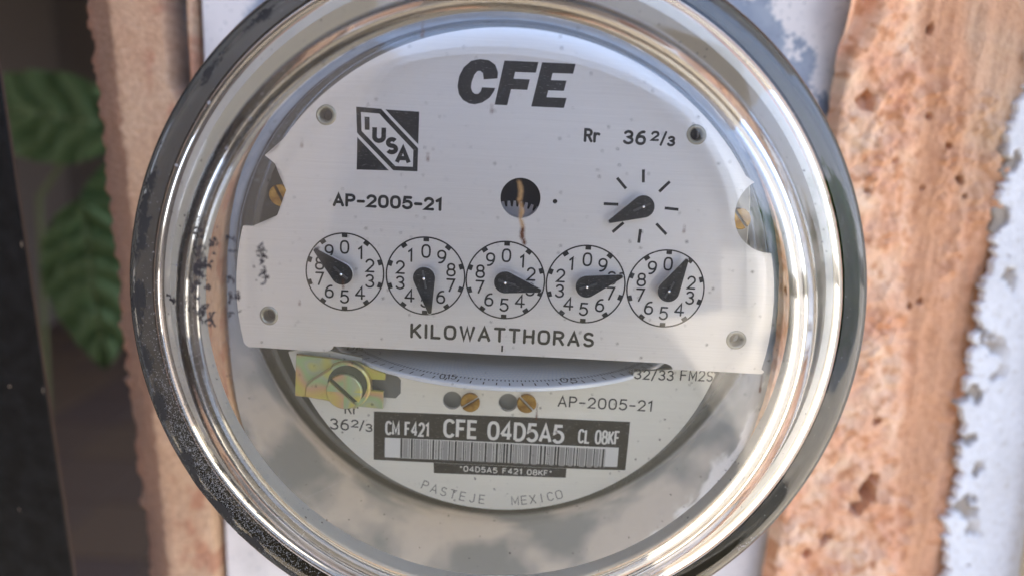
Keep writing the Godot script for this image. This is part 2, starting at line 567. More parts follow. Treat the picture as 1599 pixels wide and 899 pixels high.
# ---------------------------------------------------------------- wall left of the meter
func build_pillar() -> void:
	var o := thing("terracotta_pillar", "rough terracotta wall edge with chipped corner left of the meter", "wall")
	var n1 := FastNoiseLite.new()
	n1.seed = 4
	n1.frequency = 0.035
	n1.fractal_octaves = 4
	var n2 := FastNoiseLite.new()
	n2.seed = 9
	n2.frequency = 0.16
	n2.fractal_octaves = 3
	var n3 := FastNoiseLite.new()
	n3.seed = 21
	n3.frequency = 0.012
	# path across the wall: hidden side, chipped corner, bevel coloured as if shaded, flat face, return beside the box
	var path := [[-137.0, -210.0], [-138.0, -130.0], [-139.0, -92.0], [-137.5, -88.5], [-126.5, -82.0], [-124.0, -81.4], [-112.0, -81.0], [-105.0, -81.2], [-104.0, -82.5], [-104.0, -96.0]]
	var cum := [0.0]
	for i in range(1, path.size()):
		cum.append(cum[-1] + Vector2(path[i][0] - path[i - 1][0], path[i][1] - path[i - 1][1]).length())
	var total: float = cum[-1]
	var nu := 150
	var nv := 420
	var mb := MB.new()
	mb.grid(nu, nv, func(i: int, j: int) -> Array:
		# finer steps where the wall is seen
		var fi := float(i) / nu
		var s := total * (0.55 * fi * fi * (3 - 2 * fi) + 0.45 * fi) if false else total * lerpf(fi, sqrt(fi), 0.75)
		var y := lerpf(-230.0, 150.0, float(j) / nv)
		var k := 0
		while k < path.size() - 2 and cum[k + 1] < s:
			k += 1
		var t: float = clampf((s - cum[k]) / (cum[k + 1] - cum[k]), 0, 1)
		var x := lerpf(path[k][0], path[k + 1][0], t)
		var z := lerpf(path[k][1], path[k + 1][1], t)
		var free := 1.0 - smoothstep(-112.0, -104.5, x)
		x += -(y + 30.0) * 0.037 * free
		var edge := exp(-pow((s - float(cum[2])) / 5.0, 2.0))
		var bump := n1.get_noise_2d(x * 1.0 + z, y) * 1.3 + n2.get_noise_2d(x + z * 0.7, y) * 0.45
		x += edge * (n1.get_noise_2d(40.0, y * 2.4) * 3.6 + n2.get_noise_2d(9.0, y * 1.3) * 2.4)
		z += bump * (0.55 if s > float(cum[3]) else 0.9)
		var a := n3.get_noise_2d(x * 1.4, y) * 0.5 + 0.5
		var b := n1.get_noise_2d(x + 300.0, y * 0.8) * 0.5 + 0.5
		var col := Color(0.72, 0.48, 0.32).lerp(Color(0.60, 0.34, 0.21), clampf(b * 1.4 - 0.3, 0, 1))
		col = col.lerp(Color(0.80, 0.60, 0.43), clampf((a - 0.45) * 2.0, 0, 1) * 0.6)
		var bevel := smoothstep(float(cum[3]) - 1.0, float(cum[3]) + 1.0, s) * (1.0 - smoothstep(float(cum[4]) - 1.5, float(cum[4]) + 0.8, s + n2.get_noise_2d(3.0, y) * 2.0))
		col = col.lerp(Color(0.45, 0.25, 0.16).lerp(Color(0.38, 0.23, 0.16), b), bevel)  # the bevel's shade is put into its colour as a darker brown
		col = col.lerp(Color(0.62, 0.24, 0.13), clampf(edge * (0.45 + n1.get_noise_2d(7.0, y * 1.7)), 0, 1))
		# the grey cement patch beside the box, high up
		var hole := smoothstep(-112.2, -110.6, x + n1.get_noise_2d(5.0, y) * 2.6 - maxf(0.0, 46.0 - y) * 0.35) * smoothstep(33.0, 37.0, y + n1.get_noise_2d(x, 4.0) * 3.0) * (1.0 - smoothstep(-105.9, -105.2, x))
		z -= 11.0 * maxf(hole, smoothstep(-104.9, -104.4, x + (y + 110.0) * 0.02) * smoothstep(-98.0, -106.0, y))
		col = col.lerp(Color(0.50, 0.20, 0.12), clampf(n2.get_noise_2d(x * 0.5 + 60.0, y * 0.35) * 2.2 - 0.2, 0, 0.6) * smoothstep(-122.0, -116.0, x))
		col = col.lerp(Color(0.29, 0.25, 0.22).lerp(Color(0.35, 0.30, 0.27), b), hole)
		col = col * (0.94 + 0.12 * n2.get_noise_2d(x * 3.0, y * 3.0))
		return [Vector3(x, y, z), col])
	var m := tri_planar(mat(Color(1, 1, 1), 0.95), 22.0)
	m.vertex_color_use_as_albedo = true
	m.albedo_texture = noise_tex(0.03, 31, 512, Color(0.86, 0.84, 0.82), Color(1, 1, 1), 0.0, 5)
	m.heightmap_enabled = true
	m.heightmap_texture = noise_tex(0.05, 32, 512, Color(0, 0, 0), Color(1, 1, 1), 0.0, 5)
	m.heightmap_scale = 0.05
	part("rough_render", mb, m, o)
	var core := MB.new()
	core.box(Vector3(-119, -40, -150), Vector3(26, 2420, 100), 2.0)
	part("core", core, mat(lin(0.42, 0.24, 0.15), 0.95), o)

# ---------------------------------------------------------------- wall right of the meter
func build_right_wall() -> void:
	var o := thing("plaster_wall", "pitted orange plaster wall with peeling white paint right of the meter", "wall")
	var n1 := FastNoiseLite.new()
	n1.seed = 41
	n1.frequency = 0.05
	n1.fractal_octaves = 4
	var n2 := FastNoiseLite.new()
	n2.seed = 42
	n2.frequency = 0.22
	n2.fractal_octaves = 3
	var n3 := FastNoiseLite.new()
	n3.seed = 43
	n3.frequency = 0.014
	n3.fractal_octaves = 2
	var cells := FastNoiseLite.new()
	cells.seed = 44
	cells.noise_type = FastNoiseLite.TYPE_CELLULAR
	cells.frequency = 0.075
	cells.cellular_return_type = FastNoiseLite.RETURN_DISTANCE
	var pits := [[141.9, 25.0, 1.1, 2.6], [145.0, 20.0, 0.8, 1.6], [156.2, 11.5, 1.5, 3.0], [128.4, -58.0, 1.2, 3.0], [130.4, -85.0, 3.4, 5.0], [127.0, -91.0, 2.4, 4.0], [131.5, -80.0, 2.2, 4.0], [118.0, -103.5, 2.2, 3.5], [108.0, 47.6, 2.4, 1.4], [136.0, 35.0, 1.0, 1.2], [128.5, 44.0, 0.9, 1.0], [120.0, 30.0, 0.8, 0.8], [134.0, -17.0, 0.8, 2.0], [131.0, 22.0, 0.7, 1.0], [112.0, -110.0, 1.6, 2.0], [137.0, -15.0, 0.9, 1.4], [125.0, 70.0, 1.2, 1.3], [113.0, 20.0, 0.7, 0.8], [104.0, -12.0, 1.8, 1.6]]
	var nu := 150
	var nv := 520
	var mb := MB.new()
	mb.grid(nu, nv, func(i: int, j: int) -> Array:
		var x := lerpf(98.5, 168.0, float(i) / nu)
		var y := lerpf(-175.0, 125.0, float(j) / nv)
		var groove := 131.5 - y * 0.135 + n1.get_noise_2d(3.0, y * 0.6) * 3.0
		var side := smoothstep(groove - 4.0, groove + 4.0, x)
		var z := -74.5 - 0.07 * (x - 98.0)
		z += n1.get_noise_2d(x, y) * lerpf(1.9, 0.7, side) + n2.get_noise_2d(x, y) * lerpf(0.7, 0.35, side) + n3.get_noise_2d(x, y) * 2.2
		z += side * n1.get_noise_2d(x * 2.2, y * 0.25) * 1.3 - 0.9 * exp(-pow((x - groove) / 2.5, 2.0))
		# small lumps low on the right
		var lump := maxf(0.0, 0.55 - cells.get_noise_2d(x * 2.0, y * 2.0) - 1.0) * smoothstep(0.1, 0.45, n3.get_noise_2d(x * 2.0 + 90.0, y)) * 6.0
		z += lump
		z -= 5.5 * exp(-pow((x - 98.5 - 5.0 * smoothstep(58.0, 74.0, y)) / (1.5 + 2.0 * smoothstep(58.0, 74.0, y)), 2.0))
		var a := n1.get_noise_2d(x + 200.0, y) * 0.5 + 0.5
		var b := n3.get_noise_2d(x * 2.2 + 70.0, y * 2.2) * 0.5 + 0.5
		var col := Color(0.82, 0.45, 0.28).lerp(Color(0.92, 0.68, 0.49), clampf(a * 1.9 - 0.55, 0, 1) * (1.0 - 0.7 * side))
		col = col.lerp(Color(0.60, 0.27, 0.12), clampf((n2.get_noise_2d(x * 0.6 + 50.0, y * 0.6) - 0.16) * 3.0, 0, 0.75))
		col = col.lerp(Color(0.66, 0.37, 0.22), side * clampf(0.75 + n1.get_noise_2d(x * 2.0, y * 0.2) * 0.9, 0, 1))
		col = col.lerp(Color(0.60, 0.47, 0.34), smoothstep(groove + 11.0, groove + 17.0, x) * smoothstep(5.0, 40.0, y) * b)
		var deep := 0.0
		for p in pits:
			var dx: float = x - p[0]
			var dy: float = y - p[1]
			if absf(dx) < 9.0 and absf(dy) < 9.0:
				var r := Vector2(dx, dy * 0.85).length() * (1.0 + 0.6 * n2.get_noise_2d(x * 1.3, y * 1.3)) / float(p[2])
				deep = maxf(deep, float(p[3]) * 2.6 * (1.0 - smoothstep(0.7, 1.1, r)))
		z -= deep
		var q := cells.get_noise_2d(x, y) + 1.0
		if q < 0.16 and n3.get_noise_2d(x * 3.0, y * 3.0) > -0.05:
			z -= (0.16 - q) * 7.0
		return [Vector3(x, y, z), col])
	var m := tri_planar(mat(Color(1, 1, 1), 0.95), 26.0)
	m.vertex_color_use_as_albedo = true
	m.albedo_texture = noise_tex(0.03, 51, 512, Color(0.9, 0.87, 0.86), Color(1, 1, 1), 0.0, 4)
	m.heightmap_enabled = true
	m.heightmap_texture = noise_tex(0.06, 52, 512, Color(0, 0, 0), Color(1, 1, 1), 0.0, 5)
	m.heightmap_scale = 0.05
	part("orange_plaster", mb, m, o)
	var core := MB.new()
	core.box(Vector3(150, -40, -135), Vector3(96, 2420, 90), 2.0)
	part("core", core, mat(lin(0.5, 0.3, 0.2), 0.95), o)
	# flaking white paint, a raised crust with a broken edge
	var mp := MB.new()
	mp.grid(100, 460, func(i: int, j: int) -> Array:
		var y := lerpf(-175.0, 125.0, float(j) / 460.0)
		var edge := 155.0 - y * 0.055 + smoothstep(35.0, 62.0, y) * 5.0 + n1.get_noise_2d(11.0, y * 1.2) * 4.5 + n2.get_noise_2d(2.0, y * 1.1) * 2.6
		var x := edge + float(i) / 100.0 * (200.0 - edge)
		var d := x - edge
		var z := -74.6 - 0.12 * (x - 153.0)
		var crust := 1.0 - exp(-d / 0.35)
		z += -2.2 * (1.0 - crust) + n1.get_noise_2d(x * 0.6, y * 0.35) * 0.6 + n2.get_noise_2d(x, y) * 0.12
		var chip := smoothstep(0.22, 0.34, n1.get_noise_2d(x * 1.5 + 77.0, y * 1.2)) * (1.0 - smoothstep(6.0, 17.0, d))
		z -= chip * 1.3
		var col := Color(0.76, 0.79, 0.85).lerp(Color(0.68, 0.70, 0.74), clampf(n1.get_noise_2d(x * 0.7, y * 0.4) + 0.3, 0, 1))
		col = col.lerp(Color(0.28, 0.22, 0.16), clampf(chip, 0, 1) * 0.85)
		col = col.lerp(Color(0.40, 0.36, 0.30), clampf((n2.get_noise_2d(x * 1.4, y * 1.4) - 0.4) * 4.0, 0, 0.4))
		return [Vector3(x, y, z), col])
	var pm := tri_planar(mat(Color(1, 1, 1), 0.8), 26.0)
	pm.vertex_color_use_as_albedo = true
	pm.albedo_texture = noise_tex(0.02, 61, 512, Color(0.93, 0.93, 0.93), Color(1, 1, 1), 0.0, 5)
	pm.heightmap_enabled = true
	pm.heightmap_texture = m.heightmap_texture
	pm.heightmap_scale = 0.025
	part("peeling_paint", mp, pm, o)
	var tr := thing("door_frame", "cream wooden door frame beside the peeling white paint", "door frame")
	var t := MB.new()
	t.box(Vector3(0, 0, 0), Vector3(60, 700, 30), 2.5)
	var to := part("jamb", t, mat(lin(0.62, 0.53, 0.38), 0.55), tr, Vector3(213.5, -20.0, -82.0))
	to.rotation.z = deg_to_rad(5.2)

# ---------------------------------------------------------------- the white box behind the meter
func build_box() -> void:
	var o := thing("meter_box", "white painted steel box front behind the round meter, stained blue grey", "meter box")
	var w := 205.0
	var h := 330.0
	var sz := 1024
	var im := Image.create(640, 1024, false, Image.FORMAT_RGB8)
	var n1 := FastNoiseLite.new()
	n1.seed = 71
	n1.frequency = 0.05
	n1.fractal_octaves = 5
	var n2 := FastNoiseLite.new()
	n2.seed = 72
	n2.frequency = 0.5
	n2.fractal_octaves = 3
	for py in 1024:
		for px in 640:
			var x := -102.0 + w * (px + 0.5) / 640.0
			var y := 145.0 - h * (py + 0.5) / 1024.0
			var d := Vector2(x - AXIS.x, y - AXIS.y).length()
			var rag := 2.0 if x < 0.0 else 12.0
			var s := d - 112.0 - 34.0 * smoothstep(20.0, -90.0, y) * smoothstep(100.0, 30.0, x) - n1.get_noise_2d(x * 1.6, y * 1.6) * rag - n2.get_noise_2d(x, y) * rag * 0.35 + (0.0 if x < 0.0 else 1.0)
			var st := 1.0 - smoothstep(-1.2, 1.6, s)
			var white := Color(0.865, 0.85, 0.85).darkened(clampf(n1.get_noise_2d(x * 0.6 + 90.0, y * 0.6) * 0.12, 0, 0.08))
			var blue := Color(0.47, 0.52, 0.60).lightened(clampf(n1.get_noise_2d(x + 40.0, y) * 0.3, 0.0, 0.14))
			var low := smoothstep(-20.0, -80.0, y)
			blue = blue.lerp(Color(0.69, 0.655, 0.63).lerp(Color(0.44, 0.45, 0.46), clampf(n1.get_noise_2d(x * 0.45 + 11.0, y * 0.45) * 2.2 + 0.45, 0, 1)), low)  # stain stretched and mottled below, partly standing in for the meter's shade
			var c := white.lerp(blue, st * (0.9 + 0.1 * n2.get_noise_2d(x * 2.0, y * 2.0)))
			if n2.get_noise_2d(x * 0.9 + 500.0, y * 0.9) > 0.56:
				c = c.lerp(Color(0.4, 0.43, 0.47), 0.6)
			im.set_pixel(px, py, c)
	var m := mat(Color(1, 1, 1), 0.5)
	m.albedo_texture = ImageTexture.create_from_image(im)
	m.uv1_scale = Vector3(1, 1, 1)
	m.texture_repeat = false
	var st := SurfaceTool.new()
	st.begin(Mesh.PRIMITIVE_TRIANGLES)
	var q := [Vector3(-102, 145, -85), Vector3(103, 145, -85), Vector3(103, -185, -85), Vector3(-102, -185, -85)]
	var uv := [Vector2(0, 0), Vector2(1, 0), Vector2(1, 1), Vector2(0, 1)]
	for k in [0, 1, 2, 0, 2, 3]:
		st.set_normal(Vector3(0, 0, 1))
		st.set_uv(uv[k])
		st.add_vertex(q[k] * MM)
	st.set_material(m)
	var fr := MeshInstance3D.new()
	fr.name = "front_panel"
	fr.mesh = st.commit()
	o.add_child(fr, true)
	var side := MB.new()
	side.box(Vector3(0.5, -20, -100.0), Vector3(204.6, 329.6, 29.6), 1.0)
	part("box_body", side, mat(lin(0.62, 0.6, 0.59), 0.5), o)

# ---------------------------------------------------------------- the meter
func build_meter() -> void:
	var o := thing("electricity_meter", "round glass covered electricity meter with five small dials", "electricity meter")
	# --- materials
	var alu := tri_planar(mat(lin(0.82, 0.80, 0.81), 0.42, 0.7), 9.0)
	alu.albedo_texture = streak_image(1024, 1024, 5, 0.965, 1.0, 110)
	var alu_lower := tri_planar(mat(lin(0.80, 0.79, 0.74), 0.5, 0.55), 9.0)
	alu_lower.albedo_texture = alu.albedo_texture
	var ink := tri_planar(mat(lin(0.30, 0.29, 0.29), 0.42), 24.0)
	ink.albedo_texture = worn_image()
	var pale_ink := mat(lin(0.16, 0.165, 0.16), 0.5)
	var dark_ink := mat(lin(0.045, 0.045, 0.045), 0.45)
	var label_white := mat(lin(0.68, 0.66, 0.62), 0.45)
	var brass := tri_planar(mat(lin(0.62, 0.42, 0.12), 0.35, 0.9), 60.0)
	brass.albedo_texture = noise_tex(0.02, 82, 256, Color(0.6, 0.5, 0.4), Color(1, 1, 1), 0.0, 4)
	var rivet_metal := mat(lin(0.36, 0.35, 0.30), 0.45, 0.7)
	var dark := mat(lin(0.03, 0.03, 0.032), 0.6)
	var grey := mat(lin(0.30, 0.30, 0.30), 0.5, 0.3)

	build_glass(o)

	# --- upper dial plate
	var outline := PackedVector2Array()
	var put := func(x: float, y: float) -> void: outline.append(Vector2(x, y))
	for i in 41:                                           # the big arc over the top
		var t := deg_to_rad(lerpf(32.0, 148.0, i / 40.0))
		put.call(cos(t) * 58.6, AXIS.y + sin(t) * 58.6)
	for i in range(0, 15):                                 # left notch
		var t := deg_to_rad(lerpf(62.0, -82.0, i / 14.0))
		put.call(-56.2 + cos(t) * 8.6, 18.4 + sin(t) * 8.2)
	put.call(-57.0, 10.3)
	for i in 9:
		var t := deg_to_rad(lerpf(166.5, 191.2, i / 8.0))
		put.call(cos(t) * 58.9, AXIS.y + sin(t) * 58.9)
	put.call(-57.4, -16.4)
	put.call(-56.8, -16.8)
	put.call(-41.2, -16.9)
	for i in 5:
		var t := deg_to_rad(lerpf(0.0, 90.0, i / 4.0))
		put.call(-39.6 + 2.2 * sin(t), -16.9 + 1.4 * (1 - cos(t)))
	for i in 5:
		var t := deg_to_rad(lerpf(0.0, 90.0, i / 4.0))
		put.call(35.4 + 2.4 * sin(t), -15.5 - 1.4 * (1 - cos(t)))
	put.call(58.0, -16.9)
	put.call(58.6, -16.4)
	for i in 9:
		var t := deg_to_rad(lerpf(-11.2, 13.5, i / 8.0))
		put.call(cos(t) * 58.9, AXIS.y + sin(t) * 58.9)
	put.call(57.0, 10.3)
	for i in range(0, 15):                                 # right notch
		var t := deg_to_rad(lerpf(262.0, 118.0, i / 14.0))
		put.call(56.2 + cos(t) * 8.6, 18.4 + sin(t) * 8.2)
	var plate := CSGPolygon3D.new()
	plate.name = "dial_plate"
	var op := PackedVector2Array()
	for p in outline:
		op.append(p * MM)
	plate.polygon = op
	plate.mode = CSGPolygon3D.MODE_DEPTH
	plate.depth = 1.01 * MM
	plate.material = alu
	o.add_child(plate, true)
	plate.position = Vector3(0, 0, 0)                       # extruded from z = -depth to 0
	var eyes := [Vector2(-38.86, 34.3), Vector2(37.94, 34.2), Vector2(-52.04, -9.3), Vector2(51.4, -9.35)]
	for h in [[2.17, 19.0, 4.22], [9.48, 18.65, 0.5], [eyes[0].x, eyes[0].y, 1.55], [eyes[1].x, eyes[1].y, 1.55], [eyes[2].x, eyes[2].y, 1.55], [eyes[3].x, eyes[3].y, 1.55]]:
		var cut := CSGCylinder3D.new()
		cut.operation = CSGShape3D.OPERATION_SUBTRACTION
		cut.radius = h[2] * MM
		cut.height = 4.0 * MM
		cut.sides = 48
		cut.name = "drilled_hole"
		plate.add_child(cut, true)
		cut.rotation.x = PI / 2
		cut.position = Vector3(h[0], h[1], 0) * MM
	for k in 4:
		var e := MB.new()
		e.lathe(Vector3(eyes[k].x, eyes[k].y, 0), [Vector2(1.25, -2.5), Vector2(1.25, -0.4), Vector2(1.4, 0.1), Vector2(1.65, 0.3), Vector2(1.95, 0.25), Vector2(2.15, 0.02)], 32)
		part("rivet_eyelet", e, rivet_metal, plate)
	# print on the plate
	var z := 0.06
	var cfe := MB.new()
	var ring := PackedVector2Array()
	for p in [[-3.74, 43.27], [-3.68, 44.4], [-4.3, 45.8], [-5.6, 46.6], [-7.29, 46.78], [-9.2, 46.35], [-10.7, 45.0], [-11.6, 43.2], [-11.86, 41.4], [-11.55, 39.9], [-10.7, 38.8], [-9.4, 38.12], [-8.2, 38.0], [-6.7, 38.4], [-5.2, 39.5], [-4.4, 40.7], [-4.11, 41.46], [-6.83, 41.46], [-7.1, 40.6], [-7.6, 40.12], [-8.25, 40.1], [-8.8, 40.5], [-9.1, 41.3], [-9.0, 42.3], [-8.5, 43.7], [-7.9, 44.4], [-7.3, 44.5], [-6.75, 44.1], [-6.54, 42.95]]:
		ring.append(Vector2(p[0], p[1]))
	cfe.sheet(ring, z)
	cfe.sheet(pl([-2.48, 46.7, 4.42, 46.75, 4.0, 44.65, -0.2, 44.63, -0.46, 43.36, 2.86, 43.36, 2.45, 41.38, -0.87, 41.38, -1.52, 38.12, -4.13, 38.12]), z)
	cfe.sheet(pl([5.16, 46.75, 11.98, 46.8, 11.56, 44.8, 7.43, 44.77, 7.15, 43.4, 10.33, 43.42, 9.95, 41.5, 6.76, 41.47, 6.48, 40.15, 10.63, 40.18, 10.2, 38.2, 3.44, 38.14]), z)
	part("company_lettering", cfe, ink, plate)
	var logo := MB.new()
	logo.sheet(pl([-26.65, 36.1, -19.62, 36.0, -19.62, 29.2]), z)
	logo.sheet(pl([-32.5, 30.25, -25.65, 23.45, -32.5, 23.4]), z)
	# frame of the elongated hexagon, as six bars butted at mitred corners
	var ho := [Vector2(-32.6, 36.2), Vector2(-27.5, 36.15), Vector2(-19.62, 28.35), Vector2(-19.62, 23.5), Vector2(-24.7, 23.5), Vector2(-32.55, 31.15)]
	var hi := [Vector2(-31.65, 35.25), Vector2(-27.9, 35.2), Vector2(-20.6, 27.95), Vector2(-20.6, 24.4), Vector2(-24.3, 24.4), Vector2(-31.6, 31.55)]
	for k in 6:
		var k2 := (k + 1) % 6
		logo.flat([Vector3(ho[k2].x, ho[k2].y, z), Vector3(ho[k].x, ho[k].y, z), Vector3(hi[k].x, hi[k].y, z), Vector3(hi[k2].x, hi[k2].y, z)])
	write(logo, "I", -30.95, -29.9, 31.3, 3.6, 1.02, z, 0.2, true)
	write(logo, "U", -29.35, -26.45, 29.15, 3.75, 0.98, z, 0.2, true)
	write(logo, "S", -26.5, -23.8, 26.85, 3.65, 0.95, z, 0.2, true)
	write(logo, "A", -24.45, -21.05, 24.8, 3.85, 0.9, z, 0.2, true)
	part("maker_logo", logo, ink, plate)
	var approval := MB.new()
	write(approval, "AP-2005-21", -37.55, -14.3, 15.4, 2.85, 0.62, z, 0.3)
	part("approval_lettering", approval, ink, plate)
	var ratio := MB.new()
	write(ratio, "Rr", 14.65, 18.0, 31.4, 2.95, 0.58, z, 0.3)
	write(ratio, "36", 22.85, 27.6, 31.5, 2.95, 0.58, z, 0.32)
	write(ratio, "2", 28.5, 30.25, 32.4, 2.05, 0.48, z)
	write(ratio, "/", 30.5, 31.75, 31.75, 2.5, 0.46, z)
	write(ratio, "3", 31.95, 33.6, 31.45, 2.1, 0.5, z)
	part("ratio_lettering", ratio, ink, plate)
	var kwh := MB.new()
	write(kwh, "KILOWATTHORAS", -20.5, 19.95, -12.72, 3.4, 0.62, z, 0.38)
	kwh.ribbon(pl([-0.2, -13.35, -0.2, -14.75]), 0.4, z, false, true)
	part("unit_lettering", kwh, ink, plate)
	var ticks := MB.new()
	for t in [[27.61, 26.5, 27.77, 23.75], [22.15, 24.35, 24.2, 22.2], [33.4, 24.35, 31.3, 22.05], [19.7, 18.75, 22.8, 18.77], [32.75, 18.65, 35.75, 18.55], [22.0, 12.85, 24.2, 15.0], [27.9, 13.8, 27.76, 10.85], [31.2, 15.2, 33.55, 13.05]]:
		ticks.ribbon(pl(t), 0.62, z, false, true)
	part("test_dial_marks", ticks, ink, plate)

	# --- five registers
	var centres := [Vector2(-34.88, 1.26), Vector2(-17.41, 1.27), Vector2(-0.17, 1.25), Vector2(17.14, 1.25), Vector2(34.5, 1.24)]
	var clockwise := [true, false, true, false, true]
	var angles := [310.5, 169.5, 100.7, 70.3, 25.9]
	for k in 5:
		var d := MB.new()
		var c: Vector2 = centres[k]
		var circle := PackedVector2Array()
		for i in 72:
			circle.append(c + Vector2(cos(TAU * i / 72.0), sin(TAU * i / 72.0)) * 8.45)
		d.ribbon(circle, 0.32, z, true)
		for i in 10:
			var a := deg_to_rad(90.0 - 36.0 * i)
			var e := Vector2(cos(a), sin(a))
			d.ribbon(PackedVector2Array([c + e * 8.4, c + e * 7.55]), 1.2, z + 0.03, false, true)
			var digit := str(i if clockwise[k] else (10 - i) % 10)
			var q := c + Vector2(e.x * 5.75, e.y * 5.45)
			var w: float = glyphs[digit][0] * 3.1
			write(d, digit, q.x - w * 0.5 - 0.1, q.x + w * 0.5 + 0.1, q.y - 1.5, 3.0, 0.4, z)
		part("register_dial", d, ink, plate)
	var hubs := centres.duplicate()
	hubs.append(Vector2(27.6, 18.75))
	angles.append(242.5)
	var body_metal := mat(lin(0.55, 0.55, 0.56), 0.35, 0.7)
	var pin_metal := mat(lin(0.75, 0.75, 0.75), 0.2, 1.0)
	for k in 6:
		var a := deg_to_rad(90.0 - angles[k])
		var c: Vector2 = hubs[k] + Vector2(0.05, 0.15)
		var tear := PackedVector2Array()
		for i in 19:
			var t := a + deg_to_rad(lerpf(72.0, 288.0, i / 18.0))
			tear.append(Vector2(cos(t), sin(t)) * 2.4)
		var e := Vector2(cos(a), sin(a))
		var s := Vector2(-e.y, e.x)
		tear.append(e * 7.9 - s * 0.36)
		tear.append(e * 8.05)
		tear.append(e * 7.9 + s * 0.36)
		var p := MB.new()
		p.slab(tear, 0.0, 0.45, 0.1)
		var ptr := part("pointer", p, body_metal, o, Vector3(c.x, c.y, 2.3))
		var face := MB.new()
		var inner := PackedVector2Array()
		for t in tear:
			inner.append(t * 0.975 - e * 0.03)
		face.sheet(inner, 0.5)
		part("black_face", face, ink, ptr)
		var slot := MB.new()
		slot.box(Vector3(e.x * 0.3, e.y * 0.3, 0.55), Vector3(3.9, 0.42, 0.3), 0.08, Basis(Vector3(0, 0, 1), a))
		part("collar", slot, mat(lin(0.10, 0.10, 0.10), 0.35, 0.3), ptr)
		var pin := MB.new()
		pin.lathe(Vector3(0, 0, 0), [Vector2(0, 1.25), Vector2(0.2, 1.2), Vector2(0.34, 1.0), Vector2(0.36, 0.6), Vector2(0.36, -4.0)], 16)
		part("pivot_pin", pin, pin_metal, ptr)

	# --- gear behind the round window
	var gear := MB.new()
	var gp := PackedVector2Array()
	for i in 60:
		var a := TAU * i / 60.0
		for q in [[-0.33, 11.2], [-0.2, 12.4], [0.2, 12.4], [0.33, 11.2]]:
			var t: float = a + float(q[0]) * TAU / 60.0
			gp.append(Vector2(cos(t), sin(t)) * float(q[1]))
	gear.slab(gp, -0.8, 0.0)
	part("gear_wheel", gear, mat(lin(0.35, 0.34, 0.36), 0.4, 0.5), o, Vector3(1.0, 5.6, -3.0))

	# --- lower plate
	var lo := PackedVector2Array()
	for i in 61:
		var t := deg_to_rad(lerpf(160.0, 380.0, i / 60.0))
		var q := Vector2(cos(t) * 51.6, AXIS.y + sin(t) * 51.6)
		if q.y > -17.8:
			continue
		lo.append(q)
	lo.append(Vector2(46.0, -17.5))
	lo.append(Vector2(30.2, -19.6))
	for i in 25:                                            # room for the rotor disk
		var x := lerpf(30.0, -32.0, i / 24.0)
		lo.append(Vector2(x, -20.4 - 1.6 * sqrt(maxf(0.0, 1.0 - pow((x + 1.0) / 31.3, 2.0)))))
	lo.append(Vector2(-32.2, -19.6))
	lo.append(Vector2(-44.0, -17.5))
	var lower := CSGPolygon3D.new()
	lower.name = "lower_plate"
	var lp := PackedVector2Array()
	for p in lo:
		lp.append(p * MM)
	lower.polygon = lp
	lower.depth = 1.01 * MM
	lower.material = alu_lower
	o.add_child(lower, true)
	lower.position = Vector3(0, 0, -5.0) * MM
	for h in [[-11.2, -28.75, 2.2], [1.75, -28.55, 2.2]]:
		var cut := CSGCylinder3D.new()
		cut.operation = CSGShape3D.OPERATION_SUBTRACTION
		cut.radius = h[2] * MM
		cut.height = 4.0 * MM
		cut.sides = 40
		cut.name = "adjuster_opening"
		lower.add_child(cut, true)
		cut.rotation.x = PI / 2
		cut.position = Vector3(h[0], h[1], 0) * MM
	var turn := 0
	for h in [[-7.0, -28.85], [6.05, -28.4]]:
		screw(lower, Vector3(h[0], h[1], 0.0), 2.25, 0.9, brass, 35.0 + 100.0 * turn)
		turn += 1
	var back_tab := MB.new()
	back_tab.box(Vector3(-2.0, -29, -4.0), Vector3(34, 10, 1), 0.2)
	part("adjuster_bar", back_tab, mat(lin(0.42, 0.43, 0.40), 0.45, 0.4), lower)
	var low_print := MB.new()
	write(low_print, "AP-2005-21", 13.25, 35.1, -28.95, 2.75, 0.36, z, 0.3)
	part("approval_lettering", low_print, dark_ink, lower)
	low_print = MB.new()
	write(low_print, "132/33", 29.0, 39.4, -21.25, 2.5, 0.34, z, 0.3)
	write(low_print, "F", 40.9, 42.5, -21.1, 2.7, 0.34, z, 0.3)
	write(low_print, "M2S", 43.0, 48.9, -21.05, 2.7, 0.34, z, 0.3)
	part("model_lettering", low_print, dark_ink, lower)
	low_print = MB.new()
	write(low_print, "36", -39.8, -35.2, -37.6, 2.9, 0.4, z, 0.3)
	write(low_print, "2", -34.7, -32.9, -36.7, 2.0, 0.36, z)
	write(low_print, "/", -32.8, -31.5, -37.3, 2.4, 0.36, z)
	write(low_print, "3", -31.3, -29.6, -37.6, 2.1, 0.36, z)
	write(low_print, "Rr", -36.2, -33.0, -33.4, 2.7, 0.36, z, 0.3)
	part("ratio_lettering", low_print, dark_ink, lower)
	var maker := MB.new()
	arc_text(maker, "PASTEJE", -110.2, -93.9, 50.2, 2.2, 0.24, z)
	arc_text(maker, "MEXICO", -84.6, -72.2, 50.2, 2.2, 0.24, z)
	part("place_lettering", maker, pale_ink, lower)
	# the serial label
	var lb := MB.new()
	lb.sheet(pl([-29.3, -32.4, 30.3, -31.7, 30.35, -44.05, -29.35, -44.6]), z)
	lb.sheet(pl([-15.1, -44.55, 16.3, -44.27, 16.3, -46.6, -14.95, -47.15]), z + 0.01)
	var label := part("serial_label", lb, ink, lower)
	var lt := MB.new()
	write(lt, "CM F421", -26.65, -16.35, -38.1, 3.6, 0.52, z + 0.05, 0.26, true)
	write(lt, "CFE 04D5A5", -13.1, 15.3, -38.05, 4.75, 0.74, z + 0.05, 0.24, true)
